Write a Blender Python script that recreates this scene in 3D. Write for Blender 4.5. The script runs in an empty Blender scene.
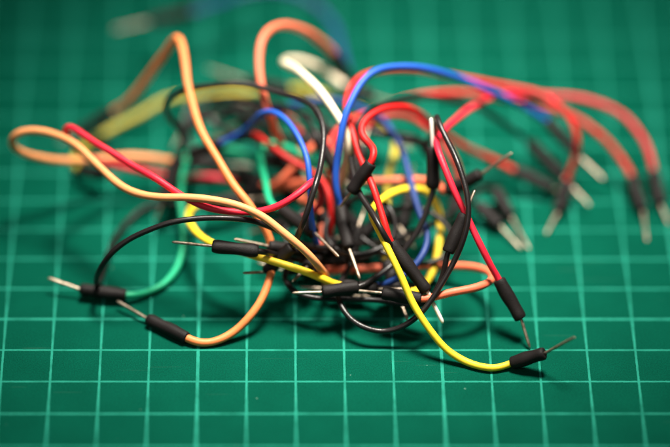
import bpy, bmesh, math, random
from mathutils import Vector, Matrix
random.seed(7)
sc = bpy.context.scene
col = sc.collection

# ------------------------------------------------------------------ camera (1 unit = 1 cm)
F, PITCH, YAW, ROLL = 4000.0, 0.66477, 0.021625, 0.01403
CAM = Vector((-0.5886, -64.148, 52.813))
cp, sp, cy, sy = math.cos(PITCH), math.sin(PITCH), math.cos(YAW), math.sin(YAW)
FWD = Vector((sy*cp, cy*cp, -sp)); R0 = Vector((cy, -sy, 0)); U0 = R0.cross(FWD)
RGT = R0*math.cos(ROLL) + U0*math.sin(ROLL); UPV = U0*math.cos(ROLL) - R0*math.sin(ROLL)
cam = bpy.data.cameras.new('camera'); camo = bpy.data.objects.new('camera', cam); col.objects.link(camo)
m = Matrix((RGT, UPV, -FWD)).transposed().to_4x4(); m.translation = CAM
camo.matrix_world = m
cam.sensor_width = 36; cam.lens = F/670*36; cam.clip_start = 1; cam.clip_end = 1000
sc.camera = camo

def ray(x, y): return FWD + RGT*((x-335)/F) - UPV*((y-223.5)/F)
d0 = ray(335, 366); FOCUS = -CAM.z/d0.z                 # the lens is focused on the mat just in front of the tangle
cam.dof.use_dof = True; cam.dof.focus_distance = FOCUS
cam.dof.aperture_fstop = cam.lens*1e-3/5.7
cam.dof.aperture_blades = 0

def at(x, y, D, low=0.09):
    """point seen at x, y whose distance is D cm beyond the plane of focus, never lower than `low` above the mat"""
    d = ray(x, y); p = CAM + d*(FOCUS + D)
    if p.z < low: p = CAM + d*((low-CAM.z)/d.z)
    return p

# ------------------------------------------------------------------ materials
def nodes(name):
    mt = bpy.data.materials.new(name); mt.use_nodes = True
    return mt, mt.node_tree.nodes, mt.node_tree.links, mt.node_tree.nodes['Principled BSDF']

def plastic(name, c, rough=0.50, spec=0.36, var=0.12, sss=0.0, bump=0.15, scale=9):
    mt, N, L, b = nodes(name)
    tc = N.new('ShaderNodeTexCoord'); nz = N.new('ShaderNodeTexNoise'); nz.inputs['Scale'].default_value = scale
    nz.inputs['Detail'].default_value = 5
    L.new(tc.outputs['Object'], nz.inputs['Vector'])
    mx = N.new('ShaderNodeMix'); mx.data_type = 'RGBA'
    mx.inputs['A'].default_value = (*[v*(1-var) for v in c], 1); mx.inputs['B'].default_value = (*[min(1, v*(1+var)) for v in c], 1)
    L.new(nz.outputs['Fac'], mx.inputs['Factor']); L.new(mx.outputs['Result'], b.inputs['Base Color'])
    mr = N.new('ShaderNodeMapRange'); mr.inputs['To Min'].default_value = rough-.1; mr.inputs['To Max'].default_value = rough+.12
    n2 = N.new('ShaderNodeTexNoise'); n2.inputs['Scale'].default_value = scale*4; L.new(tc.outputs['Object'], n2.inputs['Vector'])
    L.new(n2.outputs['Fac'], mr.inputs['Value']); L.new(mr.outputs['Result'], b.inputs['Roughness'])
    bp = N.new('ShaderNodeBump'); bp.inputs['Strength'].default_value = bump; bp.inputs['Distance'].default_value = 0.02
    L.new(n2.outputs['Fac'], bp.inputs['Height']); L.new(bp.outputs['Normal'], b.inputs['Normal'])
    b.inputs['Specular IOR Level'].default_value = spec
    if sss:
        b.inputs['Subsurface Weight'].default_value = sss; b.inputs['Subsurface Radius'].default_value = (.05, .04, .03)
        b.inputs['Subsurface Scale'].default_value = .5
    return mt

MAT = {
 'orange': plastic('orange_insulation', (.80, .225, .065)),
 'light_orange': plastic('light_orange_insulation', (.82, .32, .12)),
 'shaded_yellow': plastic('shaded_yellow_insulation', (.52, .40, .03)),  # yellow insulation with the dimness at the back put into its colour
 'shaded_blue': plastic('shaded_blue_insulation', (.008, .034, .16)),  # blue insulation, its colour darkened to paint in shade low and far back
 'coral':  plastic('coral_insulation', (.74, .15, .075)),
 'red':    plastic('red_insulation', (.50, .007, .007)),
 'crimson': plastic('crimson_insulation', (.62, .012, .036)),
 'blue':   plastic('blue_insulation', (.012, .080, .43)),
 'yellow': plastic('yellow_insulation', (.86, .60, .025)),
 'green':  plastic('green_insulation', (.004, .33, .16)),
 'white':  plastic('white_insulation', (.80, .69, .50)),
 'black':  plastic('black_insulation', (.010, .008, .008), rough=.36, spec=.4),
}
SLEEVE = plastic('black_sleeve', (.009, .007, .007), rough=.58, spec=.20, bump=.4, scale=14)
def metal(name='tinned_metal', c0=(.20, .15, .105, 1), c1=(.46, .38, .30, 1), mtl=.85):
    mt, N, L, b = nodes(name)
    b.inputs['Metallic'].default_value = mtl
    tc = N.new('ShaderNodeTexCoord'); nz = N.new('ShaderNodeTexNoise'); nz.inputs['Scale'].default_value = 12
    L.new(tc.outputs['Object'], nz.inputs['Vector'])
    r = N.new('ShaderNodeValToRGB'); r.color_ramp.elements[0].color = c0; r.color_ramp.elements[1].color = c1
    r.color_ramp.elements[0].position = .3; r.color_ramp.elements[1].position = .6
    L.new(nz.outputs['Fac'], r.inputs['Fac']); L.new(r.outputs['Color'], b.inputs['Base Color'])
    b.inputs['Roughness'].default_value = .42
    return mt
METAL = metal()
GLARE = metal('glare_tinned_metal', (.80, .74, .62, 1), (.92, .88, .80, 1), .15)  # tinned pins coloured near-white to stand in for overexposed glare

def mat_surface():
    mt, N, L, b = nodes('cutting_mat_surface')
    def M(op, a, bb=None, c=None):
        n = N.new('ShaderNodeMath'); n.operation = op
        for i, v in enumerate((a, bb, c)):
            if v is None: continue
            if isinstance(v, (int, float)): n.inputs[i].default_value = v
            else: L.new(v, n.inputs[i])
        return n.outputs[0]
    tc = N.new('ShaderNodeTexCoord'); sx = N.new('ShaderNodeSeparateXYZ'); L.new(tc.outputs['Object'], sx.inputs[0])
    def noise(scale, detail=4, vec=None):
        n = N.new('ShaderNodeTexNoise'); n.inputs['Scale'].default_value = scale; n.inputs['Detail'].default_value = detail
        L.new(vec or tc.outputs['Object'], n.inputs['Vector']); return n.outputs['Fac']
    edge = M('MULTIPLY', M('SUBTRACT', noise(14), .5), .016)
    def lines(v, off):
        d = M('ABSOLUTE', M('SUBTRACT', v, M('ROUND', v)))
        q = M('MULTIPLY', M('ADD', v, off), .2)
        heavy = M('LESS_THAN', M('ABSOLUTE', M('SUBTRACT', q, M('ROUND', q))), .05)
        w = M('ADD', M('MULTIPLY', heavy, .010), .023)
        return M('LESS_THAN', M('ADD', d, edge), w)
    ln = M('MAXIMUM', lines(sx.outputs[0], 2), lines(sx.outputs[1], 0))
    wear = N.new('ShaderNodeMapRange'); L.new(noise(2.2, 8), wear.inputs['Value'])
    wear.inputs['From Min'].default_value = .30; wear.inputs['From Max'].default_value = .55
    wear.inputs['To Min'].default_value = .55; wear.inputs['To Max'].default_value = 1
    ln = M('MULTIPLY', ln, wear.outputs[0])
    base = N.new('ShaderNodeMix'); base.data_type = 'RGBA'; L.new(noise(1.1, 7), base.inputs['Factor'])
    base.inputs['A'].default_value = (.0003, .058, .035, 1); base.inputs['B'].default_value = (.0009, .084, .051, 1)
    fine = N.new('ShaderNodeMix'); fine.data_type = 'RGBA'; fine.blend_type = 'MULTIPLY'; fine.inputs['Factor'].default_value = .35
    L.new(base.outputs['Result'], fine.inputs['A'])
    rp = N.new('ShaderNodeValToRGB'); rp.color_ramp.elements[0].position = .35; rp.color_ramp.elements[1].position = .65
    L.new(noise(38, 3), rp.inputs['Fac']); L.new(rp.outputs['Color'], fine.inputs['B'])
    mx = N.new('ShaderNodeMix'); mx.data_type = 'RGBA'; L.new(ln, mx.inputs['Factor'])
    L.new(fine.outputs['Result'], mx.inputs['A']); mx.inputs['B'].default_value = (.018, .225, .16, 1)
    # specks of dust
    vo = N.new('ShaderNodeTexVoronoi'); vo.inputs['Scale'].default_value = 2.6; L.new(tc.outputs['Object'], vo.inputs['Vector'])
    sv = N.new('ShaderNodeSeparateColor'); L.new(vo.outputs['Color'], sv.inputs[0])
    dust = M('LESS_THAN', vo.outputs['Distance'], M('MULTIPLY', M('POWER', sv.outputs[0], 3), .050))
    # faint knife cuts
    mp = N.new('ShaderNodeMapping'); mp.inputs['Scale'].default_value = (.05, 1.3, 1); mp.inputs['Rotation'].default_value = (0, 0, .6)
    L.new(tc.outputs['Object'], mp.inputs['Vector'])
    cut = M('GREATER_THAN', noise(9, 1, mp.outputs[0]), .735)
    mk = M('MAXIMUM', M('MULTIPLY', dust, .32), M('MULTIPLY', cut, .02))
    m2 = N.new('ShaderNodeMix'); m2.data_type = 'RGBA'; L.new(mk, m2.inputs['Factor'])
    L.new(mx.outputs['Result'], m2.inputs['A']); m2.inputs['B'].default_value = (.30, .52, .42, 1)
    L.new(m2.outputs['Result'], b.inputs['Base Color'])
    rr = N.new('ShaderNodeMapRange'); L.new(noise(3, 6), rr.inputs['Value']); rr.inputs['To Min'].default_value = .50; rr.inputs['To Max'].default_value = .68
    L.new(rr.outputs[0], b.inputs['Roughness']); b.inputs['Specular IOR Level'].default_value = .015
    bp = N.new('ShaderNodeBump'); bp.inputs['Strength'].default_value = .22; bp.inputs['Distance'].default_value = .02
    L.new(noise(45, 3), bp.inputs['Height']); L.new(bp.outputs['Normal'], b.inputs['Normal'])
    return mt

# ------------------------------------------------------------------ mesh helpers
def link(name, bm, mat, parent=None, smooth=True, origin=None):
    if origin: bmesh.ops.translate(bm, verts=bm.verts[:], vec=-origin)
    me = bpy.data.meshes.new(name); bm.normal_update(); bm.to_mesh(me); bm.free()
    me.materials.append(mat)
    if smooth:
        for p in me.polygons: p.use_smooth = True
    o = bpy.data.objects.new(name, me); col.objects.link(o)
    if parent: o.parent = parent
    return o

def sweep(pts, radii, n=12, cap=True):
    bm = bmesh.new(); rings = []
    t = (pts[1]-pts[0]).normalized(); nrm = t.orthogonal().normalized()
    for i, p in enumerate(pts):
        a = pts[max(i-1, 0)]; c = pts[min(i+1, len(pts)-1)]; t2 = (c-a)
        t2 = t2.normalized() if t2.length > 1e-9 else t
        nrm = t.rotation_difference(t2) @ nrm; t = t2
        nrm = (nrm - t*nrm.dot(t)).normalized(); bn = t.cross(nrm)
        r = radii[i] if not isinstance(radii, (int, float)) else radii
        rings.append([bm.verts.new(p + (nrm*math.cos(k*2*math.pi/n) + bn*math.sin(k*2*math.pi/n))*r) for k in range(n)])
    for a, b in zip(rings, rings[1:]):
        for k in range(n): bm.faces.new((a[k], a[(k+1) % n], b[(k+1) % n], b[k]))
    if cap:
        bm.faces.new(rings[0][::-1]); bm.faces.new(rings[-1])
    bmesh.ops.recalc_face_normals(bm, faces=bm.faces[:])
    return bm

def curve(pts):
    """smooth path through the points, resampled evenly"""
    P = [pts[0]*2-pts[1]] + list(pts) + [pts[-1]*2-pts[-2]]
    out = []
    for i in range(1, len(P)-2):
        p0, p1, p2, p3 = P[i-1:i+3]
        t0 = 0; t1 = t0+max((p1-p0).length, 1e-4)**.5; t2 = t1+max((p2-p1).length, 1e-4)**.5; t3 = t2+max((p3-p2).length, 1e-4)**.5
        for s in range(16):
            t = t1+(t2-t1)*s/16
            A1 = p0*((t1-t)/(t1-t0))+p1*((t-t0)/(t1-t0)); A2 = p1*((t2-t)/(t2-t1))+p2*((t-t1)/(t2-t1)); A3 = p2*((t3-t)/(t3-t2))+p3*((t-t2)/(t3-t2))
            B1 = A1*((t2-t)/(t2-t0))+A2*((t-t0)/(t2-t0)); B2 = A2*((t3-t)/(t3-t1))+A3*((t-t1)/(t3-t1))
            out.append(B1*((t2-t)/(t2-t1))+B2*((t-t1)/(t2-t1)))
    out.append(pts[-1])
    step = .055; res = [out[0]]; acc = 0
    for a, b in zip(out, out[1:]):
        d = (b-a).length
        while d > 1e-9 and acc+d >= step:
            a = a + (b-a)*((step-acc)/d); d = (b-a).length; res.append(a); acc = 0
        acc += d
    if (res[-1]-out[-1]).length > .01: res.append(out[-1])
    for _ in range(10):
        res = [res[0]] + [res[i]*.5 + (res[i-1]+res[i+1])*.25 for i in range(1, len(res)-1)] + [res[-1]]
    for p in res: p.z = max(p.z, .085)
    return res

R_CABLE, R_SLEEVE, R_PIN = .078, .136, .032
def connector(root, e, pin_mat):
    rp_ = R_PIN*(1.35 if pin_mat is GLARE else 1)  # pins with painted glare are widened too
    tip, base, end = e
    ax = base-end; Ln = ax.length; ax.normalize()
    # sleeve: a shrunk tube, open at the cable, closed at the pin
    prof = [(.10, .060), (.0, .070), (-.012, .098), (.0, .118), (.025, .129)]
    w1, w2 = random.uniform(.0, .01), random.uniform(-.006, .006)
    for k in range(1, 13):
        u = k/13; prof.append((.03+u*(Ln-.07), R_SLEEVE + w1*math.sin(u*math.pi*2.2+w2*300) + w2*math.cos(u*9)))
    prof += [(Ln-.034, .129), (Ln-.012, .116), (Ln, .096), (Ln-.004, .060), (Ln-.012, .034), (Ln-.03, .028)]
    pts = [end+ax*s for s, r in prof]
    # rings around a straight axis
    bm = bmesh.new(); u = ax.orthogonal().normalized(); v = ax.cross(u); n = 20; rings = []
    ph = random.uniform(0, 6.28)
    for (s, r), p in zip(prof, pts):
        ring = []
        for k in range(n):
            a = k*2*math.pi/n
            rr = r*(1+.030*math.cos(2*a+ph+s)+.022*math.sin(3*a+6*s+ph)+.018*math.sin(a-9*s+2*ph))
            ring.append(bm.verts.new(p+(u*math.cos(a)+v*math.sin(a))*rr))
        rings.append(ring)
    for a, b in zip(rings, rings[1:]):
        for k in range(n): bm.faces.new((a[k], a[(k+1) % n], b[(k+1) % n], b[k]))
    bm.faces.new(rings[0][::-1]); bm.faces.new(rings[-1])
    bmesh.ops.recalc_face_normals(bm, faces=bm.faces[:])
    sl = link('connector', bm, SLEEVE, root, origin=root.location)
    # pin
    d = tip-base; L2 = d.length; d.normalize()
    P = [base-ax*.06, base+(ax*.5+d*.5)*.04, base+d*L2*.35, base+d*(L2*.70), base+d*(L2-.07), base+d*(L2-.025), base+d*L2]
    Rr = [rp_*k for k in (.9, 1, 1, 1, .95, .72, .35)]
    pb = sweep(P, Rr, 10)
    link('pin', pb, pin_mat, sl, origin=root.location)
    return Ln, L2

def wire(colour, label, A, path, B, bright=None, r=R_CABLE):
    eA = [at(*p, low=.14 if i else .05) for i, p in enumerate(A)]; eB = [at(*p, low=.14 if i else .05) for i, p in enumerate(B)]
    pts = [at(*p) for p in path]
    inA = eA[2] + (eA[1]-eA[2]).normalized()*.12; inB = eB[2] + (eB[1]-eB[2]).normalized()*.12
    outA = eA[2] - (eA[1]-eA[2]).normalized()*.06; outB = eB[2] - (eB[1]-eB[2]).normalized()*.06
    cv = curve([inA, outA] + pts + [outB, inB])
    root = bpy.data.objects.new('jumper_wire', None); col.objects.link(root)
    ph = [random.uniform(0, 6.28) for _ in range(6)]; rr = []
    r *= random.uniform(.97, 1.03)
    for i, p in enumerate(cv):              # small kinks and slight flattening of the soft insulation
        s_ = i*.055; e = min(1, min(i, len(cv)-1-i)/25)
        p += Vector((math.sin(s_*2.3+ph[0])+.5*math.sin(s_*5.1+ph[3]), math.sin(s_*2.7+ph[1]), math.sin(s_*1.9+ph[2])+.5*math.sin(s_*4.4+ph[4])))*.011*e
        rr.append(r*(1+.022*math.sin(s_*3.7+ph[5])+.014*math.sin(s_*9.1+ph[1])))
    c = sum(cv, Vector())/len(cv); root.location = (c.x, c.y, 0); root.empty_display_size = .5
    root['label'] = label; root['category'] = 'jumper wire'; root['group'] = 'tangled jumper wires on the mat'
    link('cable', sweep(cv, rr, 14), MAT[colour], root, origin=root.location)
    la = connector(root, eA, GLARE if bright == 'A' else METAL); lb = connector(root, eB, GLARE if bright == 'B' else METAL)
    print('%-7s A sleeve %.2f pin %.2f | B sleeve %.2f pin %.2f | low %.2f high %.2f' % (colour, *la, *lb, min(p.z for p in cv), max(p.z for p in cv)))
    return root

# ------------------------------------------------------------------ the mat
bm = bmesh.new()
def rounded(w, h, r, z):
    pts = []
    for cx, cy_, a0 in ((w, h, 0), (-w, h, 90), (-w, -h, 180), (w, -h, 270)):
        sx_, sy_ = (1 if cx > 0 else -1), (1 if cy_ > 0 else -1)
        for k in range(7):
            a = math.radians(a0+k*15); pts.append((cx-sx_*r+r*math.cos(a), cy_-sy_*r+r*math.sin(a), z))
    return pts
rings = [[bm.verts.new(p) for p in rounded(*q)] for q in ((44.95, 29.95, 1.5, -.3), (45, 30, 1.5, -.27), (45, 30, 1.5, -.03), (44.97, 29.97, 1.5, 0))]
for a, b in zip(rings, rings[1:]):
    for k in range(len(a)): bm.faces.new((a[k], a[(k+1) % len(a)], b[(k+1) % len(a)], b[k]))
bm.faces.new(rings[0][::-1]); bm.faces.new(rings[-1])
mo = link('cutting_mat', bm, mat_surface(), smooth=False)
mo['label'] = 'green self-healing cutting mat with pale grid lines under the tangled wires'; mo['category'] = 'cutting mat'

# ------------------------------------------------------------------ the wires
M = 99
WIRES = [
('green', 'green jumper wire whose black connector lies farthest left on the mat',
 [(48,278,1.55),(80,289,1.5),(126,295,1.4)],
 [(140,294,1.5),(151,291,1.65),(163,285,1.8),(174,273,2.1),(181,258,2.4),(184,240,2.7),(182,215,3),(181,192,3.4),(183,168,4),(190,152,4.4),(210,146,4.7),(238,151,4.6)],
 [(316,180,4.3),(292,170,4.4),(258,157,4.5)]),
('black', 'thin black wire arching over the mat behind the green-wired connector at left',
 [(285,212,3.7),(255,207,3.9),(215,204,4.1)],
 [(190,204,4.1),(160,203,4),(142,209,3.8),(125,226,3.4),(112,245,2.8),(105,262,2.2),(101,277,1.75),(98,284,1.3),(97,279,.95),(100,269,.6),(108,257,.4),(118,247,.3),(133,237,.2),(150,230,.1),(178,221,0),(205,217,0),(230,218,0),(255,222,.2),(280,232,.5),(305,245,.9),(325,247,1.2),(350,245,1.6),(382,241,2),(415,232,2.4),(445,216,2.8),(462,206,3.2)],
 [(521,249,M),(500,226,3.4),(478,205,3.6)]),
('orange', 'orange wire rising to a tall sharp peak at upper left',
 [(117,301,1.25),(148,319,.95),(187,338,.6)],
 [(200,343,.55),(215,342,.5),(235,332,.5),(252,314,.5),(264,293,.6),(271,272,.8),(272,252,1),(267,232,.9),(258,217,.8),(248,202,.8),(235,187,.9),(219,162,1.1),(206,140,1.3),(196,115,1.7),(188,85,2.1),(184,60,2.4),(181,42,2.7),(178,36,2.9),(172,43,3.2),(163,57,3.6),(145,81,4.2),(128,102,4.8)],
 [(58,143,5.5),(80,132,5.6),(114,112,5.3)]),
('shaded_yellow', 'blurred yellow wire lying along the back left of the tangle',
 [(118,178,3.9),(104,175,4.1),(80,170,4.5)],
 [(76,166,4.8),(75,160,5.0),(80,150,5.4),(92,140,5.7),(112,129,5.9),(140,115,6.2),(165,101,6.4),(195,95,6.3),(230,93,6.3),(270,90,6.3),(300,90,6.1),(330,96,5.7),(360,109,5.1),(383,124,4.4),(395,140,4),(393,158,3.6),(389,178,3.2),(387,200,2.8),(385,225,2.4),(385,245,2)],
 [(408,321,.8),(399,298,1.1),(387,262,1.6)]),
('light_orange', 'light orange wire with a flat narrow loop sticking out farthest left',
 [(255,166,4.6),(222,164,4.6),(172,161,4.2)],
 [(150,158,4.1),(125,157,4),(100,159,3.8),(78,160,3.6),(52,160,3.2),(30,156,2.9),(16,149,2.6),(12,141,2.3),(16,134,2.1),(28,130,2),(45,131,1.9),(62,137,1.7),(80,148,1.4),(98,165,1.1),(116,183,.8),(135,193,.5),(160,197,.3),(190,197,.2),(215,200,.1),(240,207,0),(262,217,0),(282,231,0),(302,247,.1),(315,261,.3),(323,272,.7),(326,281,1.3)],
 [(396,294,1.75),(370,291,1.75),(331,288,1.7)]),
('crimson', 'red wire bent into a sharp kink at far left above the orange loop',
 [(236,100,5.2),(250,106,5),(283,117,4.6)],
 [(292,121,4.4),(299,130,4.2),(303,148,4),(298,168,4),(275,182,4),(245,181,4.1),(215,178,4.2),(180,177,4.2),(150,173,4),(118,166,3.6),(95,160,3),(80,152,2.5),(70,142,2.1),(65,133,1.9),(67,127,1.7),(75,129,1.5),(90,138,1.3),(110,151,1.0),(135,167,.7),(160,182,.4),(185,197,.35),(212,209,.3),(235,212,.25),(258,211,.2),(280,205,.1),(300,193,.1),(311,183,.3),(317,182,.7),(321,192,1.3),(318,206,1.9),(309,216,2.3)],
 [(248,233,3),(270,228,2.8),(301,220,2.5)]),
('blue', 'short blue wire arched in front of the coral arch at upper middle of the tangle',
 [(165,165,4.2),(190,155,3.9),(222,143,3.4)],
 [(240,134,3),(252,123,2.5),(262,114,2),(272,111,1.7),(284,118,1.4),(295,132,1.1),(304,151,.8),(309,170,.6),(311,192,.6),(311,215,.7),(314,236,1.0),(318,247,1.3)],
 [(234,239,.7),(268,246,.9),(310,252,1.2)]),
('white', 'cream white wire bent over the back of the tangle beside the coral arch',
 [(392,102,4.8),(374,97,5),(345,86,5.2)],
 [(330,75,5.2),(315,67,5),(298,61,4.7),(288,60,4.3),(284,62,3.7),(290,66,3.0),(302,74,2.2),(316,86,1.8),(328,101,1.5),(338,116,1.2),(345,130,1.15),(348,145,1.2),(346,161,1.5),(341,184,2.3)],
 [(312,268,2.2),(322,245,2.6),(338,205,2.9)]),
('coral', 'thick coral wire standing in a tall rounded arch at the top middle',
 [(360,100,6),(350,82,5.6),(333,53,5)],
 [(320,41,4.4),(303,30,3.8),(285,25,3.3),(271,29,2.9),(262,41,2.6),(259,60,2.4),(261,85,2.2),(265,105,2.1),(272,122,2.3),(279,138,3.0),(286,158,3.6),(292,180,3.6),(302,199,3.1),(314,205,2.5),(321,214,2.1),(321,228,1.9),(323,241,1.8)],
 [(292,282,.5),(307,267,.9),(323,249,1.6)]),
('blue', 'long blue wire arching high from the middle to a connector at the right',
 [(604,180,4.2),(580,157,4.5),(547,121,4.6)],
 [(530,111,4.3),(510,101,3.9),(490,91,3.4),(465,80,2.9),(440,72,2.4),(415,67,2),(392,67,1.7),(375,72,1.4),(362,83,1.2),(352,98,1),(345,115,.9),(340,137,.9),(337,160,1),(336,185,1.1),(338,200,1.2)],
 [(360,279,.6),(349,248,.9),(340,207,1.3)]),
('red', 'red wire making a tight U bend down into an upright connector mid tangle',
 [(340,207,.8),(351,192,.6),(371,163,.4)],
 [(374,155,.4),(374,149,.5),(368,143,.7),(361,135,.8),(362,124,1),(371,115,1.2),(386,108,1.5),(402,107,1.9),(418,113,2.6),(434,126,3.3),(455,141,3.9),(485,156,4.2)],
 [(580,196,M),(553,189,4.3),(515,171,4.4)]),
('red', 'red wire arching behind the long blue wire and dropping to a pin at right',
 [(443,323,.25),(427,291,.2),(391,243,.15)],
 [(387,232,.1),(380,208,.2),(372,185,.35),(364,165,.8),(357,148,1),(352,132,1.2),(347,115,1.5),(346,100,1.8),(352,86,2.1),(365,75,2.4),(385,70,2.7),(410,70,3),(440,74,3.3),(475,80,3.6),(515,88,3.8),(545,97,3.8),(562,109,3.7),(573,124,3.7),(578,140,3.7),(576,157,3.9),(571,170,4)],
 [(546,234,M),(558,212,3.9),(567,182,4.1)], 'A'),
('crimson', 'red wire running down to the connector standing on its pin at right',
 [(530,348,.45),(521,319,.45),(499,280,.4)],
 [(492,268,.3),(480,243,.2),(468,220,.25),(456,196,.25),(446,172,.3),(439,152,.5),(437,140,.9),(442,132,1.5),(452,123,2.2),(465,113,2.9),(478,104,3.4),(492,97,3.9),(515,94,4.3),(545,95,4.6),(575,98,4.8),(600,104,4.8),(622,115,4.8),(638,131,4.7),(648,148,4.6),(652,163,4.5)],
 [(669,224,M),(661,205,4.1),(654,172,4.5)]),
('black', 'blurred black wire arching low beneath the red arches to a connector at right',
 [(590,206,3.9),(563,177,4.3),(530,143,4.7)],
 [(515,132,4.5),(500,121,4.2),(480,109,3.9),(455,101,3.5),(430,97,3.1),(405,99,2.6),(385,104,2.2),(367,113,1.8),(356,125,1.6),(351,142,1.5),(352,165,1.2),(358,188,.7),(368,208,.3),(379,226,-.12),(388,241,-.05),(399,257,.6),(412,272,1.1),(419,282,1.3)],
 [(352,296,1.25),(380,296,1.3),(413,289,1.3)]),
('black', 'thin black wire curling round the back left and down the middle',
 [(155,222,3.2),(163,202,3.1),(178,160,3.3)],
 [(183,146,3.3),(183,134,3.2),(175,124,3.1),(167,114,2.9),(166,103,2.7),(178,92,2.5),(200,86,2.3),(230,84,2.1),(255,86,2),(278,93,1.8),(300,99,1.5),(315,108,1.2),(322,124,.9),(324,145,.6),(321,165,.35),(315,187,0),(309,206,-.05),(303,222,0),(297,237,.3)],
 [(243,273,.6),(266,272,.9),(292,247,.6)]),
('black', 'black wire with a level connector and bright pin pointing left',
 [(172,242,.3),(212,246,.3),(258,251,.3)],
 [(270,253,.5),(285,257,.9),(305,261,1.4),(330,262,1.8),(355,259,2.1),(385,250,2.4),(415,236,2.7),(445,218,3),(470,200,3.4),(483,188,3.9)],
 [(529,249,M),(511,217,3.9),(495,190,4.1)]),
('black', 'black wire between the lower front connector and the upright pin with painted glare',
 [(292,293,.4),(322,292,.4),(358,287,.5)],
 [(367,283,.6),(378,276,.8),(390,268,1),(402,254,1.1),(413,238,1.1),(424,217,1.1),(431,198,1.1)],
 [(431,118,.9),(433,147,1.0),(433,188,1.1)], 'B'),
('black', 'long black wire looping low in front and up beside the upright pin',
 [(366,205,2.2),(358,228,1.9),(351,262,1.6)],
 [(345,275,1.3),(339,285,1),(337,296,.7),(343,309,.5),(353,321,.4),(367,329,.3),(383,332,.3),(402,327,.2),(419,314,.1),(432,298,.1),(443,281,.1),(454,262,.1),(463,244,0),(468,224,-.05),(468,203,-.05),(464,182,.05),(456,159,.2),(447,139,.5),(440,124,.7),(437,117,.9),(436,121,1.4),(433,130,2.0),(430,140,2.5),(418,142,2.9),(400,139,3.1),(375,134,3.4),(350,125,4),(325,110,4.6),(305,98,5)],
 [(207,68,6),(247,81,5.7),(288,91,5.3)]),
('coral', 'coral wire laid in a flat narrow ring at the front right of the tangle',
 [(350,290,.5),(382,293,.3),(421,299,.2)],
 [(435,297,.2),(452,292,.2),(472,288,.3),(487,283,.5),(493,278,.8),(489,272,1.2),(475,268,1.6),(455,266,1.9),(430,266,2),(405,267,2),(380,268,2.0),(355,269,2),(338,270,2.0)],
 [(258,262,2.1),(285,270,2),(325,271,2)]),
('yellow', 'bright yellow wire running down the front to the connector lying at lower right',
 [(575,337,-1.1),(545,353,-.4),(512,363,.05)],
 [(497,368,.1),(482,367,.05),(465,362,0),(447,350,0),(430,330,-.05),(414,304,-.05),(400,275,-.1),(388,250,-.05),(378,229,.1),(372,214,.5),(377,203,1),(388,195,1.6),(402,190,2),(418,189,2.3),(431,193,2.5),(438,207,2.5),(440,226,2.3),(438,249,2),(433,269,1.8),(425,284,1.5)],
 [(346,293,.95),(375,292,.95),(410,292,1.0)]),
('black', 'short black wire hanging from a small upright connector right of the middle',
 [(475,190,.3),(465,214,.2),(448,252,.2)],
 [(446,264,.25),(441,280,.35),(432,297,.4),(422,305,.55),(405,304,.7),(375,300,.75),(345,299,.75),(318,299,.6),(300,295,.6),(288,286,.8),(284,275,1.1),(290,263,1.5)],
 [(355,225,2.5),(335,240,2.2),(300,256,1.8)]),
('yellow', 'short yellow wire passing behind the level black connector at front left',
 [(272,198,3.4),(240,200,3.3),(203,203,3.1)],
 [(193,207,2.9),(188,215,2.5),(191,225,1.9),(200,236,1.4),(215,245,1),(235,251,.8),(258,257,.6),(280,263,.5),(305,271,.5),(330,282,.7)],
 [(404,289,.7),(378,289,.75),(342,286,.8)]),
('shaded_blue', 'blue wire weaving low through the middle with a bright bend behind the yellow wire',
 [(220,130,4.6),(240,124,4.5),(266,117,4.3)],
 [(278,111,4.2),(290,106,4.1),(305,102,4),(322,99,4),(345,104,3.8),(368,112,3.5),(385,122,3.2),(398,142,2.8),(407,165,2.4),(413,190,2),(420,214,1.6),(427,235,1.3),(423,254,1),(411,270,.9),(395,280,.9),(378,286,1.1)],
 [(300,287,1.4),(330,289,1.3),(366,287,1.3)]),
('shaded_blue', 'blue wire far behind the tangle, its blurred connector lying alone at the top left',
 [(113,30,7.4),(149,22,7.5),(191,13,7.6)],
 [(215,5,7.9),(240,-4,8.4),(270,-9,8.4),(300,-3,8.2),(322,10,8),(335,28,7.6),(342,50,7),(347,72,6.4),(353,92,5.8)],
 [(412,150,4.8),(392,136,4.9),(361,110,5.2)]),
('red', 'red wire ending in the inner of two blurred connectors at far right',
 [(647,241,M),(643,211,3.9),(632,178,4.4)],
 [(626,166,4.5),(615,150,4.6),(598,133,4.6),(575,118,4.7),(545,107,4.7),(510,99,4.6),(475,94,4.4),(445,93,4.2),(420,96,4),(395,103,3.8),(370,113,3.5),(348,122,3.3),(333,137,3),(328,160,2.8),(330,190,2.6)],
 [(362,262,2.2),(350,240,2.4),(335,205,2.6)]),
('green', 'green wire half buried in the middle of the tangle behind the blue arch',
 [(415,248,2.2),(398,225,2.4),(372,198,2.6)],
 [(360,193,2.6),(345,184,2.6),(328,172,2.7),(310,159,2.8),(293,150,3),(275,143,3.2),(263,146,3.2),(261,158,2.9),(265,178,2.4),(268,198,1.9),(273,207,1.7)],
 [(339,257,.3),(315,233,.9),(281,210,1.6)]),
('red', 'red wire slanting down right inside the tangle under the short blue arch',
 [(207,137,4),(228,137,3.8),(255,135,3.2)],
 [(265,142,2.8),(280,153,2.5),(297,164,2.4),(312,171,2.3),(324,182,2.1),(330,196,1.9),(331,215,1.9),(330,236,2.1)],
 [(378,272,2.4),(354,262,2.5),(327,250,2.3)]),
('coral', 'orange red wire low inside the tangle, its thin pin pointing up right',
 [(222,197,4),(242,193,3.9),(270,190,3.6)],
 [(285,186,3.4),(305,182,3.1),(325,181,2.9),(350,180,2.7),(375,181,2.6),(405,180,2.6),(430,181,2.4),(440,186,2.2)],
 [(512,153,1.3),(481,174,1.6),(447,191,1.9)]),
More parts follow.
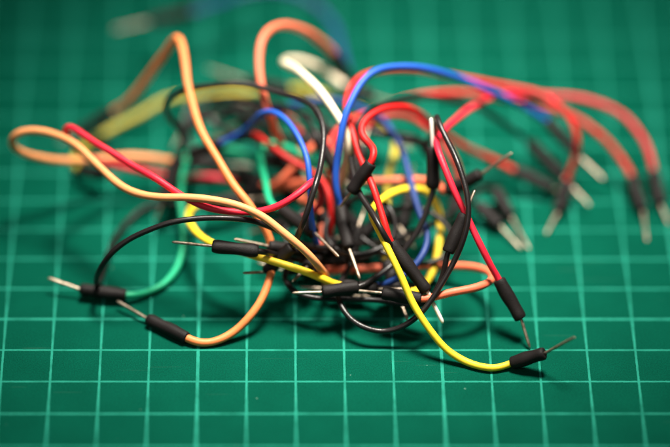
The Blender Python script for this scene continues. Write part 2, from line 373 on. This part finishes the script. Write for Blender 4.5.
('black', 'black wire lying low across the back of the tangle under the other wires',
 [(172,150,4.6),(182,132,4.7),(207,110,4.9)],
 [(222,106,4.7),(240,114,4.4),(262,128,4),(285,136,3.8),(310,134,3.6),(335,128,3.5),(360,131,3.3),(385,134,3.2),(408,136,3.1)],
 [(446,186,3.6),(439,165,3.4),(422,142,3.2)]),
('black', 'black wire curled through the dark centre of the tangle, mostly hidden',
 [(195,124,5),(215,118,5.2),(248,108,5.2)],
 [(268,106,4.8),(290,110,4.2),(320,119,3.7),(342,145,3.2),(340,185,2.9),(305,212,2.7),(283,233,2.5),(300,256,2.3),(350,262,2.3),(390,247,2.5)],
 [(413,165,3.6),(410,190,3.3),(402,230,2.7)]),
('black', 'black wire coiled low at the back left inside the tangle',
 [(358,144,3.4),(335,142,3.4),(300,140,3.5)],
 [(288,137,3.6),(275,130,3.7),(260,117,4.1),(240,105,4.7),(215,99,5.1),(192,105,5.1),(184,122,4.9),(191,145,4.7),(215,163,4.6),(243,169,4.5)],
 [(315,212,3.2),(297,200,3.5),(263,179,4.1)]),
('coral', 'orange red wire looped in the centre of the tangle behind the thin black strand',
 [(222,172,4.4),(238,176,4.2),(262,186,3.7)],
 [(275,186,3.4),(290,172,3.2),(310,149,3.2),(325,140,3.1),(332,153,2.9),(328,174,2.6),(331,195,2.6)],
 [(385,262,2.4),(372,244,2.5),(344,212,2.6)]),
('black', 'black wire coiled in the shade inside the yellow bend right of the middle',
 [(340,252,2.2),(358,238,2.2),(384,216,2.2)],
 [(401,206,2.2),(420,208,2.1),(440,219,2.0),(453,236,1.9),(447,255,1.8),(425,264,1.7),(397,259,1.6),(373,247,1.7),(352,229,1.9)],
 [(310,172,3.0),(321,192,2.7),(339,215,2.2)]),
('black', 'black wire curving across the dark top of the tangle behind the short blue arch',
 [(352,188,2.1),(337,172,2.2),(318,139,2.4)],
 [(312,126,2.6),(300,113,2.9),(282,105,3.2),(262,103,3.5),(240,100,3.9),(222,99,4.3),(209,107,4.5),(212,122,4.4),(232,132,4.2),(258,143,3.8)],
 [(318,200,3.2),(300,179,3.3),(272,151,3.6)]),
('black', 'black wire looped small and low just left of the bright yellow wire',
 [(296,232,1.9),(316,223,2),(350,201,2.1)],
 [(362,196,2),(378,198,1.8),(391,210,1.6),(396,228,1.5),(389,243,1.4),(370,252,1.3),(350,254,1.3),(333,246,1.4),(325,232,1.7),(331,214,2),(343,197,2.3)],
 [(368,128,3.2),(363,146,3),(351,183,2.5)]),
('red', 'red wire in a low blurred arch behind the tight red U bend',
 [(338,208,3.3),(344,186,3.3),(353,158,3.4)],
 [(361,135,3.4),(375,120,3.5),(395,115,3.6),(415,120,3.7),(432,131,3.7),(447,147,3.6),(456,164,3.5)],
 [(447,232,3.2),(453,212,3.3),(459,181,3.5)]),
]
THICK = {'black': .061, 'orange': .083, 'coral': .083, 'light_orange': .080, 'white': .083, 'yellow': .076}
for w in WIRES: wire(*w, r=THICK.get(w[0], .072) if 'short blue' not in w[1] else .062)

# ------------------------------------------------------------------ light
W = bpy.data.worlds.new('World'); sc.world = W; W.use_nodes = True
W.node_tree.nodes['Background'].inputs[0].default_value = (.85, .95, 1, 1); W.node_tree.nodes['Background'].inputs[1].default_value = .05
def area(name, loc, aim, size, power, colr, spread=180):
    l = bpy.data.lights.new(name, 'AREA'); l.shape = 'RECTANGLE'; l.size, l.size_y = size; l.energy = power; l.color = colr
    l.spread = math.radians(spread)
    o = bpy.data.objects.new(name, l); col.objects.link(o); o.location = loc
    o.rotation_euler = (Vector(aim)-Vector(loc)).to_track_quat('-Z', 'Y').to_euler()
sp = bpy.data.lights.new('overhead_light', 'SPOT'); sp.energy = 590000; sp.color = (1, .93, .82)  # overhead source, its oval pool shaped to imitate dark lens corners
sp.spot_size = math.radians(22); sp.spot_blend = 1; sp.shadow_soft_size = 8
so = bpy.data.objects.new('overhead_light', sp); col.objects.link(so); so.location = (5, 9, 46)
so.rotation_euler = (Vector((1.6, 3.6, 0))-so.location).to_track_quat('-Z', 'Y').to_euler(); so.scale = (1, 1.4, 1)
area('front_fill', (-25, -45, 50), (1.5, 3, 1), (34, 26), 900, (1, .95, .88), 60)  # weak fill added from the front, with no visible source there

sc.view_settings.view_transform = 'Standard'; sc.view_settings.look = 'None'; sc.view_settings.exposure = 0
sc.render.engine = 'CYCLES'; sc.cycles.max_bounces = 8
